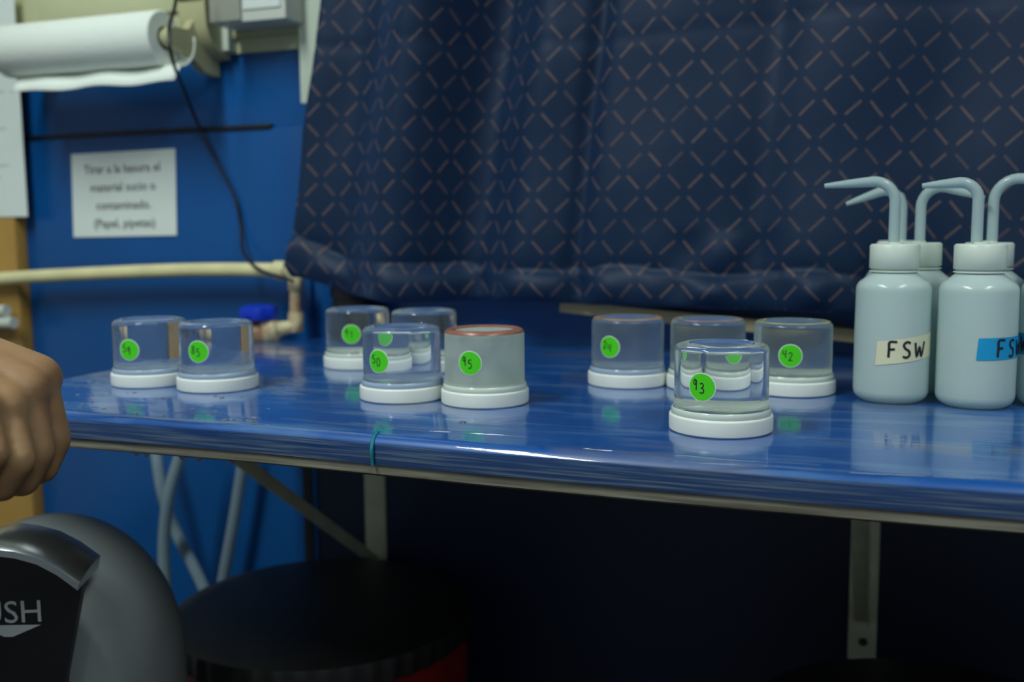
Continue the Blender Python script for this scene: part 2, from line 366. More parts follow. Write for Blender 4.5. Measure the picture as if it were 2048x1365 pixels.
# shelf brackets
def bracket(ua, va, depth, label, zbot):
    P = PY(ua, va, WY - .003); t = thing('shelf_bracket', label, 'bracket', (P.x, WY, TOP - .0282), 0, 'brackets under the counter')
    w2 = .0148
    obj('wall_arm', box(bmesh.new(), -w2, w2, -.0065, -.0088 + .0085, -zbot, 0, .0012), MAT['bracket'], t)
    obj('top_arm', box(bmesh.new(), -w2, w2, -depth, -.0066, -.005, -.0003, .0008), MAT['bracket'], t)
    # diagonal brace: a pressed strip
    a = Vector((-.002, -depth + .02, -.006)); b = Vector((.001, -.009, -zbot + .046))
    d = (b - a).normalized(); nrm = d.cross(Vector((1, 0, 0))).normalized()
    mx = Matrix((Vector((1, 0, 0)), nrm, d)).transposed().to_4x4(); mx.translation = a
    obj('brace', box(bmesh.new(), -.0105, .0035, -.0012, .0012, 0, (b - a).length, .0006, mx), MAT['bracket'], t)
    obj('brace_flange', box(bmesh.new(), .0036, .0056, -.007, .007, 0, (b - a).length - .006, .0006, mx), MAT['bracket'], t)
    for zz in (zbot - .0215, .05):
        bm = bmesh.new(); lathe(bm, [(0, .003), (.002, .0028), (.0042, .0012), (.005, 0)], 14)
        for v in bm.verts: v.co = Vector((v.co.x + .001, -.0066 - v.co.z, v.co.y - zz))
        obj('screw', bm, MAT['rust'], t)
    return t
ZBR = TOP - .0282 - PY(1722, 1317, WY).z
bracket(752, 1000, .395, 'white steel bracket behind the round black stool', ZBR)
bracket(1730, 1100, .395, 'white steel bracket below the wash bottles with a rusty screw', ZBR)

# ------------------------------------------------------------------ handwriting strokes
GL = {'0': [[(.5 + .36 * cos(t), .5 + .48 * sin(t)) for t in [pi / 2 + i * 2 * pi / 14 for i in range(15)]]],
      '1': [[(.3, .8), (.55, 1), (.52, 0)]],
      '2': [[(.15, .78), (.3, .97), (.6, .97), (.75, .75), (.5, .4), (.12, .03), (.45, .08), (.85, .05)]],
      '3': [[(.18, .9), (.5, 1), (.78, .8), (.6, .58), (.38, .53), (.65, .48), (.85, .25), (.6, .02), (.15, .08)]],
      '4': [[(.2, .95), (.12, .5), (.75, .48)], [(.72, .98), (.66, .0)]],
      '5': [[(.8, .98), (.28, .95), (.22, .58), (.55, .62), (.82, .35), (.6, .05), (.15, .05)]],
      '8': [[(.75, .85), (.5, 1), (.25, .82), (.4, .58), (.7, .38), (.72, .12), (.45, 0), (.2, .18), (.35, .42), (.65, .62), (.75, .85)]],
      '9': [[(.62, .72), (.52, .98), (.25, .9), (.2, .6), (.45, .5), (.62, .74), (.68, .95), (.66, .5), (.64, -.05)]],
      'F': [[(.2, 0), (.24, .55), (.28, .98), (.9, 1)], [(.24, .5), (.72, .54)]],
      'S': [[(.82, .92), (.5, 1), (.22, .82), (.35, .58), (.68, .42), (.72, .15), (.45, 0), (.15, .08)]],
      'W': [[(.02, .95), (.2, .03), (.48, .7), (.7, .03), (1.05, 1)]]}
def strokes(text, w, h, gap, dy=0):
    """polylines centred on the origin"""
    out = []; n = len(text); tot = n * w + (n - 1) * gap
    for i, ch in enumerate(text):
        for s in GL[ch]: out.append([(-tot / 2 + i * (w + gap) + x * w, (y - .5) * h + dy * i) for x, y in s])
    return out
def ribbon(bm, line, lw, fn):
    P = smooth_path([(a, b, 0) for a, b in line], 4); prev = None
    for i, p in enumerate(P):
        t = (P[min(i + 1, len(P) - 1)] - P[max(i - 1, 0)]).normalized(); nv = Vector((-t.y, t.x, 0)) * lw / 2
        a, b = p + nv, p - nv
        cur = (bm.verts.new(fn(a.x, a.y)), bm.verts.new(fn(b.x, b.y)))
        if prev: bm.faces.new((prev[0], prev[1], cur[1], cur[0]))
        prev = cur
def on_cyl(R, phi, z, eps):
    """phi = 0 faces local -Y; a grows to local +X"""
    return lambda a, b: Vector(((R + eps) * sin(phi + a / R), -(R + eps) * cos(phi + a / R), z + b))
def cyl_patch(bm, poly_fn, R, phi, z, eps, nr=5, na=28):
    f = on_cyl(R, phi, z, eps); rings = [[bm.verts.new(f(0, 0))]]
    for i in range(1, nr + 1): rings.append([bm.verts.new(f(*[q * i / nr for q in poly_fn(k / na)])) for k in range(na)])
    for k in range(na): bm.faces.new((rings[0][0], rings[1][k], rings[1][(k + 1) % na]))
    for a, b in zip(rings[1:], rings[2:]):
        for k in range(na): bm.faces.new((a[k], a[(k + 1) % na], b[(k + 1) % na], b[k]))

# ------------------------------------------------------------------ sample jars (lid down)
RG = .0320; RC = .03525
glass_prof = [(0, .0108), (.0325, .0108), (.0332, .0125), (.0335, .0142), (.0331, .0156), (.0322, .0168), (.0320, .0190), (.0319, .0545)] + arc(.0279, .0552, .0040, 10, 85, 5) + [(.0268, .0596), (.0250, .0590), (.0235, .0578), (.0215, .0572), (0, .0570)]
cap_prof = [(0, 0), (.0338, 0), (.0350, .0010), (.03525, .0025), (.03525, .0100)] + arc(.0337, .0103, .0015, 0, 90, 4) + [(.0336, .0118), (.0336, .0104), (0, .0104)]
def jar(u, v, num, label, gm, phi, rim=None, stz=.033, dig=(.0040, .0068), neck=None):
    neck = neck or MAT['neck_green']
    P = PZ(u, v); d = Vector((P.x, P.y, 0)).normalized() * RC; P = Vector((P.x + d.x, P.y + d.y, TOP + .0001))
    t = thing('sample_jar', label, 'jar', P, atan2(d.y, d.x) - pi / 2, 'upturned sample jars on the counter')
    obj('cap', lathe(bmesh.new(), cap_prof, 56), MAT['cap_white'], t)
    g = obj('glass_body', lathe(bmesh.new(), glass_prof, 64), gm, t)
    obj('neck_band', lathe(bmesh.new(), [(.0327, .0108), (.03355, .0120), (.0338, .0138), (.0335, .0153), (.0329, .0162), (.0328, .0161), (.0334, .0140), (.0327, .0108)], 56), neck, t)
    if rim:
        bm = bmesh.new(); r_ = rim[1:]; lathe(bm, arc(.0278, .0556, .00415, r_[0], r_[1], 6) + ([(.0251, .0592), (.0236, .0580), (.0252, .0588)] if r_[1] > 105 else []) + arc(.0278, .0556, .0038, r_[1], r_[0], 6), 56)
        obj('rim_stain', bm, rim[0], t)
    s = obj('sticker', bm_sticker(phi, stz, .0090, .00045), MAT['sticker'], t)
    e = obj('sticker_border', bm_sticker(phi, stz, .0096, .0003), MAT['sticker_edge'], s)
    if num:
        bm = bmesh.new()
        for l in strokes(num, dig[0], dig[1], .0006, -.0022): ribbon(bm, [(a - .0020, b + .0015) for a, b in l], .00075, on_cyl(RG, radians(phi), stz, .0006))
        obj('number', bm, MAT['ink'], s)
    return t
def bm_sticker(phi, z, r, eps):
    bm = bmesh.new(); cyl_patch(bm, lambda k: (r * cos(2 * pi * k), r * sin(2 * pi * k)), RG, radians(phi), z, eps); return bm
G_clear = glass_mat('jar_clear', (.97, .99, .99), .09, (.62, .72, .72))
G_blue = glass_mat('jar_clear_hazed', (.92, .96, .99), .13, (.45, .56, .70))
G_frost = glass_mat('jar_frosted', (.90, .95, .98), .22, (.42, .52, .62), .22)
G_frost2 = glass_mat('jar_frosted_green', (.92, .97, .95), .20, (.50, .58, .58), .16)
G_milk = glass_mat('jar_cloudy_liquid', (.88, .93, .88), .62, (.68, .76, .71), .35, trl=.5)
R_brown = mat('brown_rim', lin((150, 100, 85)), .3, var=.3, vscale=60)
R_orange = mat('orange_rim', lin((178, 140, 105)), .3, var=.4, vscale=60)
R_pink = mat('pink_rim', lin((170, 140, 145)), .3, var=.4, vscale=60)
R_yel = mat('yellow_rim', lin((170, 175, 130)), .3, var=.3, vscale=60)
jar(305, 778, '59', 'clear jar with green sticker 59, leftmost on the wet end of the counter', G_blue, -34, stz=.0345, neck=MAT['neck_blue'])
jar(437.5, 788, '85', 'clear jar with green sticker beside jar 59, pipe valve seen behind it', G_blue, -29, stz=.036, neck=MAT['neck_blue'])
jar(718, 742, '91', 'farthest clear jar, in front of the black filter housing', G_clear, -12, stz=.036)
jar(850, 750, '', 'clear jar at the back, mostly hidden behind jars 50 and 95', G_clear, -8, stz=.036)
jar(806, 810, '50', 'bluish clear jar with green sticker 50 touching the cloudy jar', G_blue, -36, stz=.034, neck=MAT['neck_blue'])
jar(970.5, 820, '95', 'cloudy grey jar 95 with a brown stained rim', G_milk, -21, (R_brown, 15, 110), stz=.0355)
jar(1255, 780, '24', 'frosted blue jar 24 with a thin orange rim', G_frost, -29, (R_orange, 50, 100), stz=.036, neck=MAT['neck_blue'])
jar(1414, 787, '', 'frosted jar directly behind the nearest jar 93', G_frost2, -2, (R_pink, 62, 100), stz=.033)
jar(1583, 797, '42', 'frosted jar 42 with a yellowish rim, nearest the wash bottles', G_frost2, -3, (R_yel, 58, 100), stz=.034)
jar(1440.5, 880, '93', 'nearest clear jar 93 standing alone at the counter front', G_clear, -23, stz=.0335)

# ------------------------------------------------------------------ wash bottles
BR = .0283
def bottle(pos, spout, label, tape=None, tape_phi=0, tape_text=None, tilt=0, lean=(0, 0)):
    """spout: heading (deg, 0 = local -Y toward camera, 90 = right), rise, bend r, length, droop deg"""
    d = Vector((pos.x, pos.y, 0)).normalized()
    t = thing('wash_bottle', label, 'bottle', (pos.x, pos.y, TOP + .0001), atan2(d.y, d.x) - pi / 2, 'wash bottles at the end of the counter')
    body = [(0, .0015), (.018, .0012), (.0212, 0.0001)] + arc(.0194, .0092, .0089, -80, 0, 5) + [(BR, .020), (BR, .060), (BR - .0003, .086)] + arc(.0190, .0880, .0091, 5, 62, 5) + [(.0205, .0984), (.0178, .1006), (.0168, .1015), (.0168, .1060), (0, .1060)]
    obj('body', lathe(bmesh.new(), body, 56), MAT['hdpe'], t)
    ring = [(.0168, .1020), (.0186, .1022), (.0186, .1030), (.0168, .1032)]
    obj('neck_ring', lathe(bmesh.new(), ring + [ring[0]], 40), MAT['hdpe_cap'], t)
    capp = [(0, .1045), (.0178, .1045), (.0183, .1050), (.0183, .1225), (.0177, .1235), (.0171, .1238), (.0060, .1240), (.0060, .1252), (0, .1252)]
    obj('cap', lathe(bmesh.new(), capp, 80, mod=lambda k, n, r, z: (.00035 if k % 2 else 0) if .1046 < z < .123 and r > .018 else 0), MAT['hdpe_cap'], t, ang=60)
    h, rise, br, ln, dr, ox = spout; h = radians(h); hd = Vector((sin(h), -cos(h), 0))
    z0 = .1245; top = z0 + rise
    pts = [Vector((ox, 0, z0)), Vector((ox, 0, z0 + (rise - br) * .5)), Vector((ox, 0, top - br))]
    tot = 90 + dr
    for i in range(1, 9):
        a = radians(tot * i / 8); pts.append(Vector((ox, 0, top - br)) + hd * (br * (1 - cos(a))) + Vector((0, 0, br * sin(a))))
    dirn = hd * cos(radians(dr)) - Vector((0, 0, sin(radians(dr)))); e = pts[-1]
    rr = [.0042] * len(pts)
    for f in (.25, .5, .75, 1.0): pts.append(e + dirn * ln * f); rr.append(.0040 - .0022 * f ** 1.5)
    obj('spout', tube(bmesh.new(), pts, rr, 14), MAT['spout'], t)
    if tape:
        w0, w1, zz, hh, rag, m = tape; R = BR; bm = bmesh.new(); f = on_cyl(R, radians(tape_phi), zz, .0004); n = 16; rows = []
        for i in range(n + 1):
            a = w0 + (w1 - w0) * i / n; k = i / n
            rows.append((bm.verts.new(f(a, -hh / 2 + rag * (k - .5))), bm.verts.new(f(a + (.0012 if i == 0 else 0), hh / 2 + rag * (k - .5)))))
        for a, b in zip(rows, rows[1:]): bm.faces.new((a[0], b[0], b[1], a[1]))
        tp = obj('tape', bm, m, t)
        if tape_text:
            bm = bmesh.new(); txt, off, lw, sw, sh = tape_text
            for l in strokes(txt, sw, sh, .0022): ribbon(bm, [(a + off, b) for a, b in l], lw, on_cyl(R, radians(tape_phi), zz, .0007))
            obj('lettering', bm, MAT['ink'], tp)
    return t
def at_front(u, v, r):
    P = PZ(u, v); d = Vector((P.x, P.y, 0)).normalized() * r; return Vector((P.x + d.x, P.y + d.y, TOP))
b1 = at_front(1779, 812, BR); b3 = at_front(1947, 823, BR); b4 = at_front(2112, 824, BR)
fwd = Vector((b1.x, b1.y, 0)).normalized()
def behind(p, d, side=0):
    f = Vector((p.x, p.y, 0)).normalized(); return p + f * d + Vector((f.y, -f.x, 0)) * side
bottle(b1, (-90, .0480, .016, .036, 4, -.001), 'milky wash bottle labelled FSW on pale masking tape', (-.0118, .038, .0435, .0185, .007, MAT['mask_tape']), 0, ('FSW', .0112, .0018, .0085, .0120))
bottle(behind(b1, .0595, .018), (74, .0445, .016, .029, 18, .001), 'milky wash bottle behind the masking-taped one, spout bent to the right')
bottle(behind(b1, .115, .003), (-75, .044, .015, .030, 20, .002), 'rear milky wash bottle behind the masking-taped one, spout drooping left')
bottle(b3, (-84, .0455, .013, .026, 4, -.003), 'milky wash bottle labelled FSW on bright blue tape', (.0002, .040, .0470, .0165, .0012, MAT['blue_tape']), 0, ('FSW', .0275, .0018, .0080, .0125))
bottle(behind(b3, .062, .006), (86, .050, .018, .050, 8, .002), 'milky wash bottle behind the blue-taped one, spout bent right out of view')
bottle(b4, (100, .046, .016, .035, 8, 0), 'rightmost wash bottle with blue tape, cut by the picture edge', (-.033, .014, .0480, .0165, .0012, MAT['blue_tape']), -40, ('FSW', -.018, .0018, .0080, .0125))
bottle(behind(b1, .172, .003), (8, .040, .012, .018, 30, -.002), 'rearmost wash bottle near the curtain, short spout toward the viewer')
print('ROWS', b1, b3, behind(b1, .166, .004))

# ------------------------------------------------------------------ curtain
CY = 1.068
def interp(x, tab):
    if x <= tab[0][0]: return tab[0][1]
    for (a, p), (b, q) in zip(tab, tab[1:]):
        if x <= b: return p + (q - p) * (x - a) / (b - a)
    return tab[-1][1]
edge_tab = sorted((PY(u, v, CY - .018).z, PY(u, v, CY - .018).x) for u, v in [(700, -300), (664, -100), (650, 0), (634, 141), (612, 262), (600, 398), (589, 478), (578, 530), (590, 560)])
hem_tab = [(PY(u, v, CY).x, PY(u, v, CY).z) for u, v in [(575, 552), (677, 588), (760, 596), (841, 600), (1029, 599), (1146, 608), (1200, 608), (1369, 613), (1490, 618), (1635, 622), (1703, 630), (2048, 648), (2400, 660)]]
XR = PY(2330, 300, CY).x; ZT = 1.42
def fold(u, z):
    """toward-camera displacement; u = px column of the fold at mid height"""
    g = lambda c, w: math.exp(-((u - c) / w) ** 2)
    y = .060 * g(775, 85) - .038 * g(905, 75) + .016 * g(1010, 70) - .014 * g(1125, 22) + .010 * g(1300, 120) - .010 * g(1492, 45) + .014 * g(1640, 110) - .02 * g(1900, 120) + .022 * g(560, 70)
    y *= .75 + .35 * min(1, max(0, (z - .8) / .35))
    return y
bm = bmesh.new(); uvl = bm.loops.layers.uv.new('UVMap'); NX, NZ = 220, 110; G = []; UVs = {}
ucol = [560 + (2330 - 560) * (i / NX) for i in range(NX + 1)]
for j in range(NZ + 1):
    row = []; sarc = 0; prev = None
    for i in range(NX + 1):
        s = i / NX
        x_h = -.35 + 1.05 * s
        zh = interp(PY(ucol[i], 610, CY).x, hem_tab)
        tj = (j / NZ) ** 1.25
        z = zh + (ZT - zh) * tj
        xl = interp(z, edge_tab); xb = PY(560, 300, CY).x
        x = xl + (XR - xl) * ((PY(ucol[i], 400, CY).x - xb) / (XR - xb))
        y = CY - fold(ucol[i], z)
        hz = z - zh                                     # hem: a puffed doubled band, stitched at its top
        hb = .046 - .010 * max(0, min(1, (ucol[i] - 600) / 250)) + .004 * sin(ucol[i] / 60)
        if hz < hb: y -= .008 * sin(pi * min(1, hz / hb)) ** .6 + .004 * sin(ucol[i] / 31) * sin(pi * hz / hb) + .003 * sin(ucol[i] / 17 + 1) * sin(pi * hz / hb)
        elif hz < hb + .05: y += .004 * math.exp(-(hz - hb) / .010) + .006 * math.exp(-((ucol[i] - 1420) / 120) ** 2) * sin((hz - hb) / .05 * pi) * sin(ucol[i] / 26)
        # crease where the cloth had been folded
        zc = PY(1400, 52 + (18 if ucol[i] < 1450 else 0) * 0 + 14 * cos((ucol[i] - 1150) / 240), CY).z
        y += .0012 * math.exp(-((z - zc) / .006) ** 2) + .0015 * sin(x * 40 + z * 23) * .6 + .0012 * sin(x * 19 - z * 37)
        # wrinkled puckers near the hem on the right half
        p = Vector((x, CY - fold(ucol[i], 1.0), z))
        if prev is not None: sarc += sqrt((p.x - prev.x) ** 2 + (p.y - prev.y) ** 2)
        prev = p; v = bm.verts.new((x, y, z)); row.append(v)
        UVs[v] = [sarc, z, x]
    # anchor the weave at a column in the middle so that it hangs straight
    k = min(range(NX + 1), key=lambda q: abs(ucol[q] - 1300)); s0 = UVs[row[k]][0]
    for v in row: UVs[v][0] -= s0
    G.append(row)
CELLX, CELLZ = .0222, .0232
for a, b in zip(G, G[1:]):
    for i in range(NX):
        f = bm.faces.new((a[i], a[i + 1], b[i + 1], b[i]))
        for lp in f.loops:
            s, z, x = UVs[lp.vert]
            lp[uvl].uv = (s / CELLX + 100.15, (z + .075 * max(-.05, x - .0)) / CELLZ + .3)
for f in bm.faces: f.smooth = True
me = bpy.data.meshes.new('curtain'); bmesh.ops.recalc_face_normals(bm, faces=bm.faces); bm.to_mesh(me); bm.free()
cur = bpy.data.objects.new('curtain', me); col.objects.link(cur); me.materials.append(MAT['curtain'])
sm = cur.modifiers.new('cloth_thickness', 'SOLIDIFY'); sm.thickness = .0012
tag(cur, 'navy blue patterned curtain with a wide hem hanging behind the jars', 'curtain')
rod = obj('curtain_rod', tube(bmesh.new(), [(-.35, CY, ZT + .004), (XR + .1, CY, ZT + .004)], .008, 12), MAT['white_trim']); tag(rod, 'white curtain rod above the navy curtain', 'rod')

# ------------------------------------------------------------------ things at the back of the counter
A = PY(1122, 612, 1.096); B = PY(1790, 680, 1.096)
bm = bmesh.new(); d = (B - A); mx = Matrix((d.normalized(), Vector((0, 1, 0)), d.normalized().cross(Vector((0, 1, 0))))).transposed().to_4x4(); mx.translation = A
box(bm, 0, d.length, -.006, .024, -.007, .007, .0012, mx)
tag(obj('wooden_batten', bm, MAT['wood_batten']), 'pale wooden batten showing below the curtain hem, behind the frosted jars', 'batten')
pts = [PZ(u, v, TOP + .009) for u, v in [(1010, 668), (1060, 671), (1110, 668), (1170, 663), (1300, 668), (1450, 676), (1600, 684), (1800, 694)]]
tag(obj('grey_hose', tube(bmesh.new(), smooth_path(pts, 6), .0085, 12), MAT['grey_hose']), 'grey hose lying along the back of the counter under the curtain', 'hose')
P = PZ(652, 692); P.z = TOP
t = thing('filter_housing', 'black cylindrical filter housing half hidden by the curtain corner', 'filter', (P.x + .012, 1.0925, TOP + .0001))
obj('bowl', lathe(bmesh.new(), [(0, 0), (.021, 0), (.025, .004), (.0262, .03), (.0270, .055), (0, .055)], 36), MAT['black_rubber'], t)
obj('collar', lathe(bmesh.new(), [(0, .0551), (.0285, .0551), (.0285, .0680), (.026, .0710), (0, .0710)], 36, mod=lambda k, n, r, z: .0012 if k % 2 and r > .028 else 0), MAT['black_rubber'], t)
obj('base_ring', lathe(bmesh.new(), [(.0258, .018), (.0285, .019), (.0285, .024), (.0262, .025), (.0258, .018)], 36), MAT['black_rubber'], t)

# PVC pipe run
PYY = 1.085
t = thing('water_pipe', 'cream plastic water pipe running along the blue wall to a valve', 'pipe', PY(580, 690, PYY))
def rel(p): return Vector(p) - t.location
R1 = .0093
pp = [PY(u, v, y) for u, v, y in [(-420, 588, PYY), (-200, 575, PYY), (0, 558, PYY), (160, 549, PYY), (330, 542, PYY), (450, 540, PYY), (556, 541, PYY)]]
obj('pipe', tube(bmesh.new(), [rel(q) for q in smooth_path(pp, 6)], R1, 16), MAT['pvc'], t)
e0 = PY(548, 541, PYY); e1 = PY(574, 542, PYY)
obj('coupling', tube(bmesh.new(), [rel(e0), rel(e0.lerp(e1, .15)), rel(e0.lerp(e1, .85)), rel(e1)], [.0105, .0125, .0125, .0115], 18), MAT['pvc'], t)
v0 = PY(592, 548, PYY); v1 = PY(590, 655, PYY)
obj('elbow', tube(bmesh.new(), [rel(q) for q in smooth_path([e1.lerp(e0, .3), PY(583, 544, PYY), PY(591, 556, PYY), PY(592, 572, PYY)], 5)], .0090, 14), MAT['pvc'], t)
obj('riser_pipe', tube(bmesh.new(), [rel(v0), rel(v1)], .0075, 14), MAT['pvc_dirty'], t)
for va, vb, rr in [(556, 582, .0098), (625, 664, .0098)]:
    obj('socket', tube(bmesh.new(), [rel(PY(592, va, PYY)), rel(PY(592, va + 3, PYY)), rel(PY(591, vb - 3, PYY)), rel(PY(591, vb, PYY))], [rr * .9, rr, rr, rr * .9], 16), MAT['pvc_dirty'], t)
g0 = PY(596, 652, PYY); g1 = PY(560, 658, PYY - .01); g2 = PY(470, 676, PYY - .035)
vb_ = obj('valve_body', tube(bmesh.new(), [rel(g0), rel(g0.lerp(g1, .6)), rel(g1), rel(g1.lerp(g2, .1)), rel(g1.lerp(g2, .35)), rel(g1.lerp(g2, .4)), rel(g1.lerp(g2, .9)), rel(g2)], [.008, .0085, .010, .0165, .017, .0145, .0145, .012], 20), MAT['pvc_dirty'], t)
hc = PY(517, 636, PYY - .02)
bm = bmesh.new(); lathe(bm, [(0, -.004), (.018, -.004), (.0235, 0), (.0245, .006), (.0225, .0135), (.014, .0165), (0, .017)], 30, rel(hc), mod=lambda k, n, r, z: .0016 * cos(k * 2 * pi / 5) if r > .02 else 0)
obj('handle', bm, MAT['blue_plastic'], t)
obj('handle_stem', tube(bmesh.new(), [rel(hc - Vector((0, 0, .018))), rel(hc - Vector((0, 0, .003)))], .006, 12), MAT['pvc_dirty'], t)

# thin black cable
cp = [PY(u, v, y) for u, v, y in [(356, -90, .992), (352, 0, .992), (338, 60, .988), (345, 120, .992), (372, 190, 1.08), (402, 262, 1.113), (440, 335, 1.113), (472, 400, 1.113), (482, 455, 1.112), (487, 505, 1.095), (515, 537, 1.071), (552, 552, 1.067), (575, 558, 1.066), (588, 564, 1.068)]]
tag(obj('black_cable', tube(bmesh.new(), smooth_path(cp, 6), .0021, 8), MAT['black_rubber']), 'thin black cable hanging across the blue wall down to the pipe', 'cable')

# ------------------------------------------------------------------ left wall fittings
# printed notice
c0, c1, c2, c3 = [PY(u, v, WY - .007) for u, v in ((143, 309), (351, 297), (354, 471), (148, 475))]
ctr = (c0 + c1 + c2 + c3) / 4
t = thing('paper_notice', 'white printed notice about rubbish taped to the blue wall', 'notice', ctr)
bm = bmesh.new(); qs = []
for dy in (0, .0006): qs.append([bm.verts.new((c - ctr) + Vector((0, -dy, 0))) for c in (c0, c1, c2, c3)])
bm.faces.new(qs[0]); bm.faces.new(qs[1][::-1])
for i in range(4): bm.faces.new((qs[0][i], qs[0][(i + 1) % 4], qs[1][(i + 1) % 4], qs[1][i]))
obj('sheet', bm, MAT['paper'], t, smooth=False)
RX = Matrix.Rotation(radians(90), 4, 'X')
tilt = Matrix.Rotation(-atan2((c1 - c0).z + (c2 - c3).z, 2 * (c1 - c0).x), 4, 'Y')
wd = (c1 - c0).length; hh = (c0 - c3).length
for k, (s, cx) in enumerate([('Tirar a la basura el', .0), ('material sucio o', .0), ('contaminado.', .0), ('(Papel, pipetas)', .0)]):
    o = text_mesh('printed_line', s, .0172, MAT['ink_grey'], t, Matrix.Translation((cx * wd, -.0012, hh * (.30 - .215 * k))) @ tilt @ RX)
    o.data.materials[0] = MAT['ink_grey']
# plywood board with pinned sheet
BY = 1.102
x1 = PY(58, 900, BY).x
brd = struct(obj('trim_5', box(bmesh.new(), x1 - .9, x1, BY, WY - .001, .05, PY(50, 130, BY).z + .3, .002), MAT['wood_board']))
xa = PY(46, 300, BY - .002).x; za = PY(20, 434, BY - .002).z; zt = PY(20, 95, BY - .002).z
t = thing('pinned_sheet', 'white printed sheet pinned to the plywood board', 'paper', (xa - .105, BY, za))
obj('sheet', box(bmesh.new(), -.105, .105, -.0014, -.0004, 0, zt - za + .08), MAT['paper'], t, smooth=False)
for k in range(9):
    obj('printed_line', box(bmesh.new(), -.085, .060 + .02 * sin(k * 2.1), -.0020, -.0015, .055 + k * .017, .0565 + k * .017), mat('pale_print', (.45, .47, .47), .8) if k == 0 else bpy.data.materials['pale_print'], t)
# two rolled white tubes on the board
for k, (u, v) in enumerate([(14, 622), (28, 646)]):
    e = PY(u, v, BY - .02); L = Vector((-.16, .0, -.004))
    tt = obj('white_tube', tube(bmesh.new(), [e, e + L], .0085, 14), MAT['white_box'])
    tag(tt, ['upper white tube sticking out on the plywood board above the hand', 'lower white tube sticking out on the plywood board above the hand'][k], 'tube', 'white tubes on the board')
    obj('clip', box(bmesh.new(), e.x - .05, e.x - .035, BY - .031, BY - .0005, e.z - .0115, e.z + .0115, .001), MAT['wood_board'], tt).matrix_parent_inverse = Matrix()

# paper towel roll on its holder
RY = 1.035; RR = .0335
ra = PY(14, 103, RY); rb = PY(330, 78, RY - .0); rb.z = ra.z = (ra.z + rb.z) / 2
t = thing('paper_towel_roll', 'white paper towel roll with a loose sheet hanging, high on the blue wall', 'paper towel', ra)
L = rb.x - ra.x
def xl(bm):       # lathe axis z -> x
    for v in bm.verts: v.co = Vector((v.co.z, v.co.y, -v.co.x))
    return bm
obj('roll', xl(lathe(bmesh.new(), [(.014, 0), (RR - .002, 0), (RR, .003), (RR, L - .003), (RR - .002, L), (.014, L), (.014, 0)], 40)), MAT['towel'], t)
obj('core', xl(lathe(bmesh.new(), [(.0105, .001), (.0138, .001), (.0138, L - .001), (.0105, L - .001), (.0105, .001)], 24)), MAT['black_rubber'], t)
bm = bmesh.new(); prof = []
for i in range(9):
    a = radians(10 - 100 * i / 8); prof.append((RR * 1.012 * cos(a) + .0, RR * 1.012 * sin(a)))
prof = [(y, z) for y, z in prof] ; prof += [(-.006, -RR - .004), (-.013, -RR - .012), (-.020, -RR - .022)]
rows = []
for y, z in prof: rows.append([bm.verts.new((.012 + (L + .006) * i / 24 + (.008 if z < -RR - .002 else 0), y + .0015 * sin(i * .8), z + (.0015 * sin(i * .6) if z < -RR else 0))) for i in range(25)])
for a, b in zip(rows, rows[1:]):
    for i in range(24): bm.faces.new((a[i], a[i + 1], b[i + 1], b[i]))
sh = obj('loose_sheet', bm, MAT['towel'], t); md = sh.modifiers.new('thickness', 'SOLIDIFY'); md.thickness = .0008
t2 = thing('towel_holder', 'cream plastic wall holder gripping the paper towel roll', 'holder', (rb.x, WY - .004, rb.z))
def arm(x0, x1, name):
    poly = [(0, .050), (0, -.036), (-.030, -.034), (-.060, -.016)] + [( -(WY - .004 - RY) - .0125 * cos(radians(a)), -.0 + .0125 * sin(radians(a))) for a in (-70, -35, 0, 35, 70)] + [(-.060, .014), (-.030, .050)]
    obj(name, prism(bmesh.new(), poly, x0, x1, lambda a, b, d: Vector((d, a - .0005, b))), MAT['cream_dark'], t2)
arm(.0045, .016, 'side_arm'); arm(-L - .016, -L - .0045, 'side_arm')
obj('back_plate', box(bmesh.new(), -L - .018, .018, -.006, -.0006, .051, .085, .002), MAT['cream'], t2)
for x0, x1 in ((-.006, .004), (-L - .004, -L + .006)):
    obj('hub', xl(lathe(bmesh.new(), [(0, x0), (.0100, x0), (.0100, x1), (0, x1)], 20)), MAT['cream_dark'], t2).location = (0, -(WY - .004 - RY), 0)
# cream rounded bracket body right of the roll
P = PY(396, 60, 1.09)
o = obj('cream_housing', bmesh.new(), MAT['cream_dark']); bpy.data.objects.remove(o)
t = thing('dispenser_housing', 'rounded cream plastic housing beside the end of the paper towel roll', 'housing', (P.x, WY - .0045, P.z - .035))
obj('shell', prism(bmesh.new(), [(.0, .0), (-.020, .004), (-.038, .016), (-.048, .034), (-.050, .060), (-.050, .15), (0, .15)], -.014, .026, lambda a, b, d: Vector((d, a, b))), MAT['cream_dark'], t)
obj('dark_vent', box(bmesh.new(), -.012, .024, -.053, -.0505, .068, .085, .001), MAT['black_rubber'], t)
# vertical cable duct and electrical box with label
P = PY(444, 90, WY - .02)
tag(obj('cable_duct', box(bmesh.new(), P.x - .011, P.x + .011, WY - .022, WY - .0045, zb + .001, PY(444, 40, WY).z, .002), MAT['white_trim']), 'short cream cable duct below the electrical box', 'duct')
pa = PY(424, 50, WY - .06); pb = PY(572, 35, WY - .06)
t = thing('electrical_box', 'pale electrical box with a white label, at the top of the wall', 'box', (pa.x, WY - .0045, pa.z))
bw = pb.x - pa.x
obj('enclosure', box(bmesh.new(), 0, bw, -.056, -.0003, .0, .11, .003), MAT['white_box'], t)
obj('lower_cover', box(bmesh.new(), .0, bw * .42, -.060, -.0562, .002, .10, .001), MAT['grey_box'], t)
obj('label_plate', box(bmesh.new(), bw * .44, bw * .94, -.0580, -.0562, .014, .10, .0005), MAT['paper'], t)
P = PY(530, 85, WY - .005)
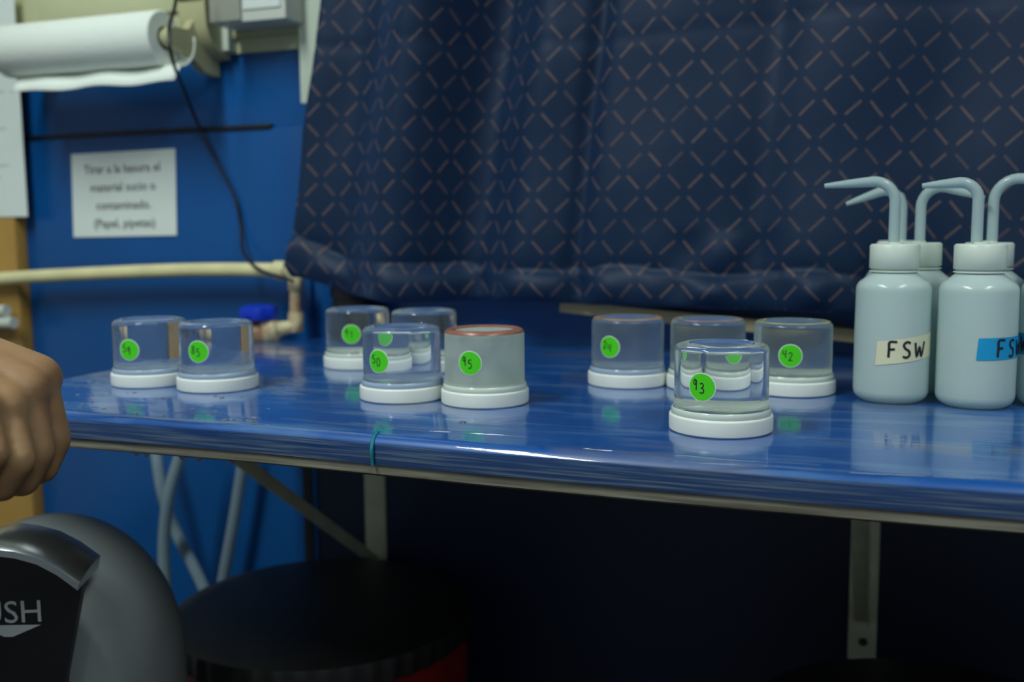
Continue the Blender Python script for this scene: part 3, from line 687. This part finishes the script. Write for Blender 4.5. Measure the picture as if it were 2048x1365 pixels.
tag(obj('wall_strip', box(bmesh.new(), PY(455, 90, WY).x, xe - .006, WY - .012, WY - .0045, zb + .018, zb + .032, .002), MAT['cream_dark']), 'horizontal cream strip under the electrical box beside the curtain', 'strip')

# ------------------------------------------------------------------ hoses under the counter
for k, (pts, lab) in enumerate([([(300, 860, 1.06), (312, 905, 1.06), (325, 985, 1.05), (350, 1060, 1.06), (400, 1160, 1.055), (440, 1260, 1.05)], 'clear hose crossing to the right behind the black stool'),
                                ([(375, 860, 1.03), (362, 905, 1.03), (338, 990, 1.02), (328, 1090, 1.02), (333, 1180, 1.02), (350, 1280, 1.03), (380, 1380, 1.03)], 'clear hose hanging straight between the bin and the stool'),
                                ([(492, 890, 1.08), (484, 940, 1.08), (468, 1040, 1.08), (448, 1150, 1.08), (430, 1260, 1.08)], 'clear hose nearest the diagonal bracket brace')]):
    q = smooth_path([PY(*p) for p in pts], 7)
    for p in q: p.z = min(p.z, TOP - .0295)
    tag(obj('clear_hose', tube(bmesh.new(), q, .0078, 12), MAT['hose']), lab, 'hose', 'clear hoses under the counter')

# ------------------------------------------------------------------ stools
def stool(c, zs, R, label):
    t = thing('stool', label, 'stool', (c.x, c.y, 0), 0, 'round black stools')
    prof = [(0, 0), (R * .30, -.0006), (R * .6, -.0028), (R * .85, -.0075), (R * .945, -.0115), (R * .965, -.0122), (R * .985, -.0135), (R, -.018), (R, -.036), (R * .985, -.038), (0, -.038)]
    obj('seat', lathe(bmesh.new(), [(r, z + zs) for r, z in prof], 180, mod=lambda k, n, r, z: (-.0022 if k % 4 < 2 else 0) if z < zs - .017 and r > R * .98 else 0), MAT['seat_black'], t, ang=30)
    zt_ = zs - .0382
    obj('drum', lathe(bmesh.new(), [(0, .02), (R * .80, .02), (R * .82, .0), (R * .86, .0), (R * .97, zt_ - .05), (R * .972, zt_ - .03), (R * .955, zt_ - .025), (R * .955, zt_ - .001), (0, zt_ - .001)], 72), MAT['red'], t)
    obj('drum_band', lathe(bmesh.new(), [(R * .90, .16), (R * .935, .162), (R * .935, .185), (R * .91, .187), (R * .90, .16)], 72), MAT['red'], t)
SZ = .490
def seat_at(u, v, R):
    P = PZ(u, v, SZ - .012); return P
s1 = seat_at(645, 1212, .15)
k = (s1 - CAM).dot(FW); R1s = 297 * k / FPX
stool(s1, SZ, R1s, 'round black lidded stool with a red drum base beside the grey bin')
f = PZ(1900, 1324, SZ - .012); d = Vector((f.x, f.y, 0)).normalized(); s2 = f - d * R1s
stool(s2, SZ, R1s, 'black stool top just entering the bottom right corner')

# ------------------------------------------------------------------ push-lid bin
ZB = .84
top_pt = PD(95, 1034, ZB); BRd = 250 * ZB / FPX
bc = Vector((top_pt.x, top_pt.y, 0))
t = thing('push_bin', 'grey domed waste bin with a black push flap and chrome hood', 'bin', bc)
zt = top_pt.z; dome_h = .135
fdir = Vector((-bc.x, -bc.y, 0)).normalized(); fdir = Matrix.Rotation(radians(-20), 3, 'Z') @ fdir
fr = Vector((-fdir.y, fdir.x, 0))            # to the right as the camera sees it
dC = BRd * .72
def PF(u, v, d):
    """(a, z) on the vertical plane at distance d in front of the bin axis"""
    r = ray(u, v); k = (d - (CAM - bc).dot(fdir)) / r.dot(fdir); p = CAM + r * k - bc
    return (p.dot(fr), p.z)
def hood(a, z, d): return fr * a + fdir * d + Vector((0, 0, z))
dome = [(0, zt)] + [(BRd * sin(radians(a)), zt - dome_h + dome_h * cos(radians(a))) for a in range(3, 91, 3)] + [(BRd, zt - dome_h - .03), (BRd, zt - dome_h - .06), (BRd, zt - dome_h - .10), (BRd - .004, zt - dome_h - .102), (0, zt - dome_h - .102)]
bm = lathe(bmesh.new(), dome, 128)
for v in bm.verts:                           # flat front cut that carries the flap
    d = v.co.dot(fdir)
    if d > dC: v.co -= fdir * (d - dC)
obj('lid_dome', bm, MAT['bin_grey'], t, ang=25)
zl = zt - dome_h - .1025
obj('body', lathe(bmesh.new(), [(0, .01), (BRd * .84, 0), (BRd * .85, .004), (BRd * .97, zl), (0, zl)], 64), MAT['bin_grey'], t)
dFl = dC + .010; dH = dC + .034
A_ = [PF(u, v, dFl) for u, v in ((30, 1106), (75, 1118), (120, 1140), (165, 1172))]; B_ = PF(130, 1365, dFl)
half = [(max(a, 0.0), z) for a, z in A_]; topz = PF(15, 1100, dFl)[1]
poly = [(-a, z) for a, z in reversed(half)] + [(0, topz + .002)] + half + [(B_[0], B_[1]), (B_[0] * .97, zt - dome_h - .09), (-B_[0] * .97, zt - dome_h - .09), (-B_[0], B_[1])]
fl = obj('flap', prism(bmesh.new(), poly, dC + .0006, dFl, hood), MAT['bin_black'], t, ang=30)
# chrome hood: arched eyebrow band between the dome and the flap
O_ = [PF(u, v, dH) for u, v in ((30, 1102), (75, 1114), (118, 1136), (160, 1166))]
ot = PF(15, 1098, dH)[1]; hp = [(-a, z) for a, z in reversed(O_)] + [(0, ot + .001)] + O_
n_ = len(hp); inner = [(a * .965, z - .006) for a, z in hp]
bm = bmesh.new(); rows = []
for d_, lift, wid in ((dC - .016, .004, 1.0), (dC - .006, .005, 1.01), (dC + .006, .005, 1.015), (dC + .020, .0035, 1.01), (dH - .003, .001, 1.0), (dH, -.001, .99)):
    rows.append([bm.verts.new(hood(a * wid, z + lift, d_)) for a, z in hp])
for d_ in (dH, dC - .016): rows.append([bm.verts.new(hood(a, z, d_)) for a, z in inner])
for i in range(len(rows)):
    p, q = rows[i], rows[(i + 1) % len(rows)]
    for k in range(n_ - 1): bm.faces.new((p[k], p[k + 1], q[k + 1], q[k]))
bm.faces.new([r[0] for r in rows]); bm.faces.new([r[-1] for r in rows][::-1])
obj('hood', bm, MAT['chrome'], t, ang=40)
pc = PF(6, 1228, dFl); RZ = Matrix((fr, Vector((0, 0, 1)), fdir)).transposed().to_4x4(); RZ.translation = hood(pc[0], pc[1], dFl + .0004)
text_mesh('push_lettering', 'PUSH', .0248, MAT['bin_print'], fl, RZ)
q = [PF(u, v, dFl) for u, v in ((-45, 1252), (82, 1250), (26, 1274), (10, 1274))]
obj('arrow_mark', prism(bmesh.new(), q, dFl + .0001, dFl + .0006, hood), MAT['bin_print'], fl)

# ------------------------------------------------------------------ hand
def capsule(bm, a, b, ra, rb, n=14):
    a, b = Vector(a), Vector(b); d = (b - a); L = d.length; d = d / L; x = d.orthogonal().normalized(); y = d.cross(x)
    pr = [(-ra * cos(radians(q)), ra * sin(radians(q))) for q in (20, 45, 70, 90)] + [(L + rb * cos(radians(q)), rb * sin(radians(q))) for q in (90, 70, 45, 20)]
    rings = [[bm.verts.new(a + d * h + (x * cos(2 * pi * k / n) + y * sin(2 * pi * k / n)) * r) for k in range(n)] for h, r in pr]
    for p, q in zip(rings, rings[1:]):
        for k in range(n): bm.faces.new((p[k], p[(k + 1) % n], q[(k + 1) % n], q[k]))
    bm.faces.new(rings[0][::-1]); bm.faces.new(rings[-1])
HD = .60
H = lambda u, v, dz=0: PD(u, v, HD + dz)
bm = bmesh.new()
wrist = H(-190, 672, .010)
fing = [  # mcp, pip, dip, tip : index first (far side), little finger nearest
    [(72, 758, .020), (106, 880, .014), (84, 938, .012), (44, 948, .018)],
    [(44, 785, .002), (72, 905, -.006), (46, 962, -.004), (4, 966, .006)],
    [(4, 818, -.016), (34, 920, -.026), (4, 974, -.022), (-40, 968, -.010)],
    [(-44, 822, -.032), (-16, 908, -.042), (-44, 956, -.036), (-86, 950, -.024)]]
rad = [(.0125, .0108, .0096, .0082), (.0128, .0110, .0098, .0084), (.0122, .0104, .0092, .0080), (.0110, .0094, .0084, .0074)]
for f, r in zip(fing, rad):
    P = [H(*q) for q in f]
    for i in range(3): capsule(bm, P[i], P[i + 1], r[i], r[i + 1])
    capsule(bm, wrist.lerp(P[0], .12), P[0], .019, r[0] + .0035)
for (a, b) in ((0, 1), (1, 2), (2, 3)):
    capsule(bm, H(*fing[a][0]), H(*fing[b][0]), .0125, .0125)
    capsule(bm, wrist.lerp(H(*fing[a][0]), .55), wrist.lerp(H(*fing[b][0]), .55), .0165, .0165)
th = [H(-130, 790, .035), H(-62, 880, .044), H(-8, 935, .040), H(22, 965, .032)]
for i, (r0, r1) in enumerate([(.018, .0135), (.0125, .0112), (.0108, .0088)]): capsule(bm, th[i], th[i + 1], r0, r1)
elbow = wrist + Vector((-.20, -.10, .10))
capsule(bm, wrist.lerp(H(0, 800), .15), wrist.lerp(elbow, .3), .026, .029); capsule(bm, wrist.lerp(elbow, .3), elbow, .029, .042)
tmp = obj('tmp', bm, None); rm = tmp.modifiers.new('r', 'REMESH'); rm.mode = 'VOXEL'; rm.voxel_size = .0022
s_ = tmp.modifiers.new('s', 'SMOOTH'); s_.factor = .5; s_.iterations = 5
dg = bpy.context.evaluated_depsgraph_get(); me = bpy.data.meshes.new_from_object(tmp.evaluated_get(dg)); bpy.data.objects.remove(tmp)
for p in me.polygons: p.use_smooth = True
me.materials.clear(); me.materials.append(MAT['skin']); me.name = 'hand'
person = thing('person', 'bare hand half closed, reaching in at the left edge of the counter', 'person', wrist)
ho = bpy.data.objects.new('hand', me); col.objects.link(ho); ho.parent = person; me.transform(Matrix.Translation(-wrist))
E = elbow - wrist
obj('sleeve', tube(bmesh.new(), [E * .45, E * .47, E * .7, E * 1.0, E * 1.25, E * 1.3], [.040, .043, .048, .054, .052, .02], 20), MAT['sleeve'], person)
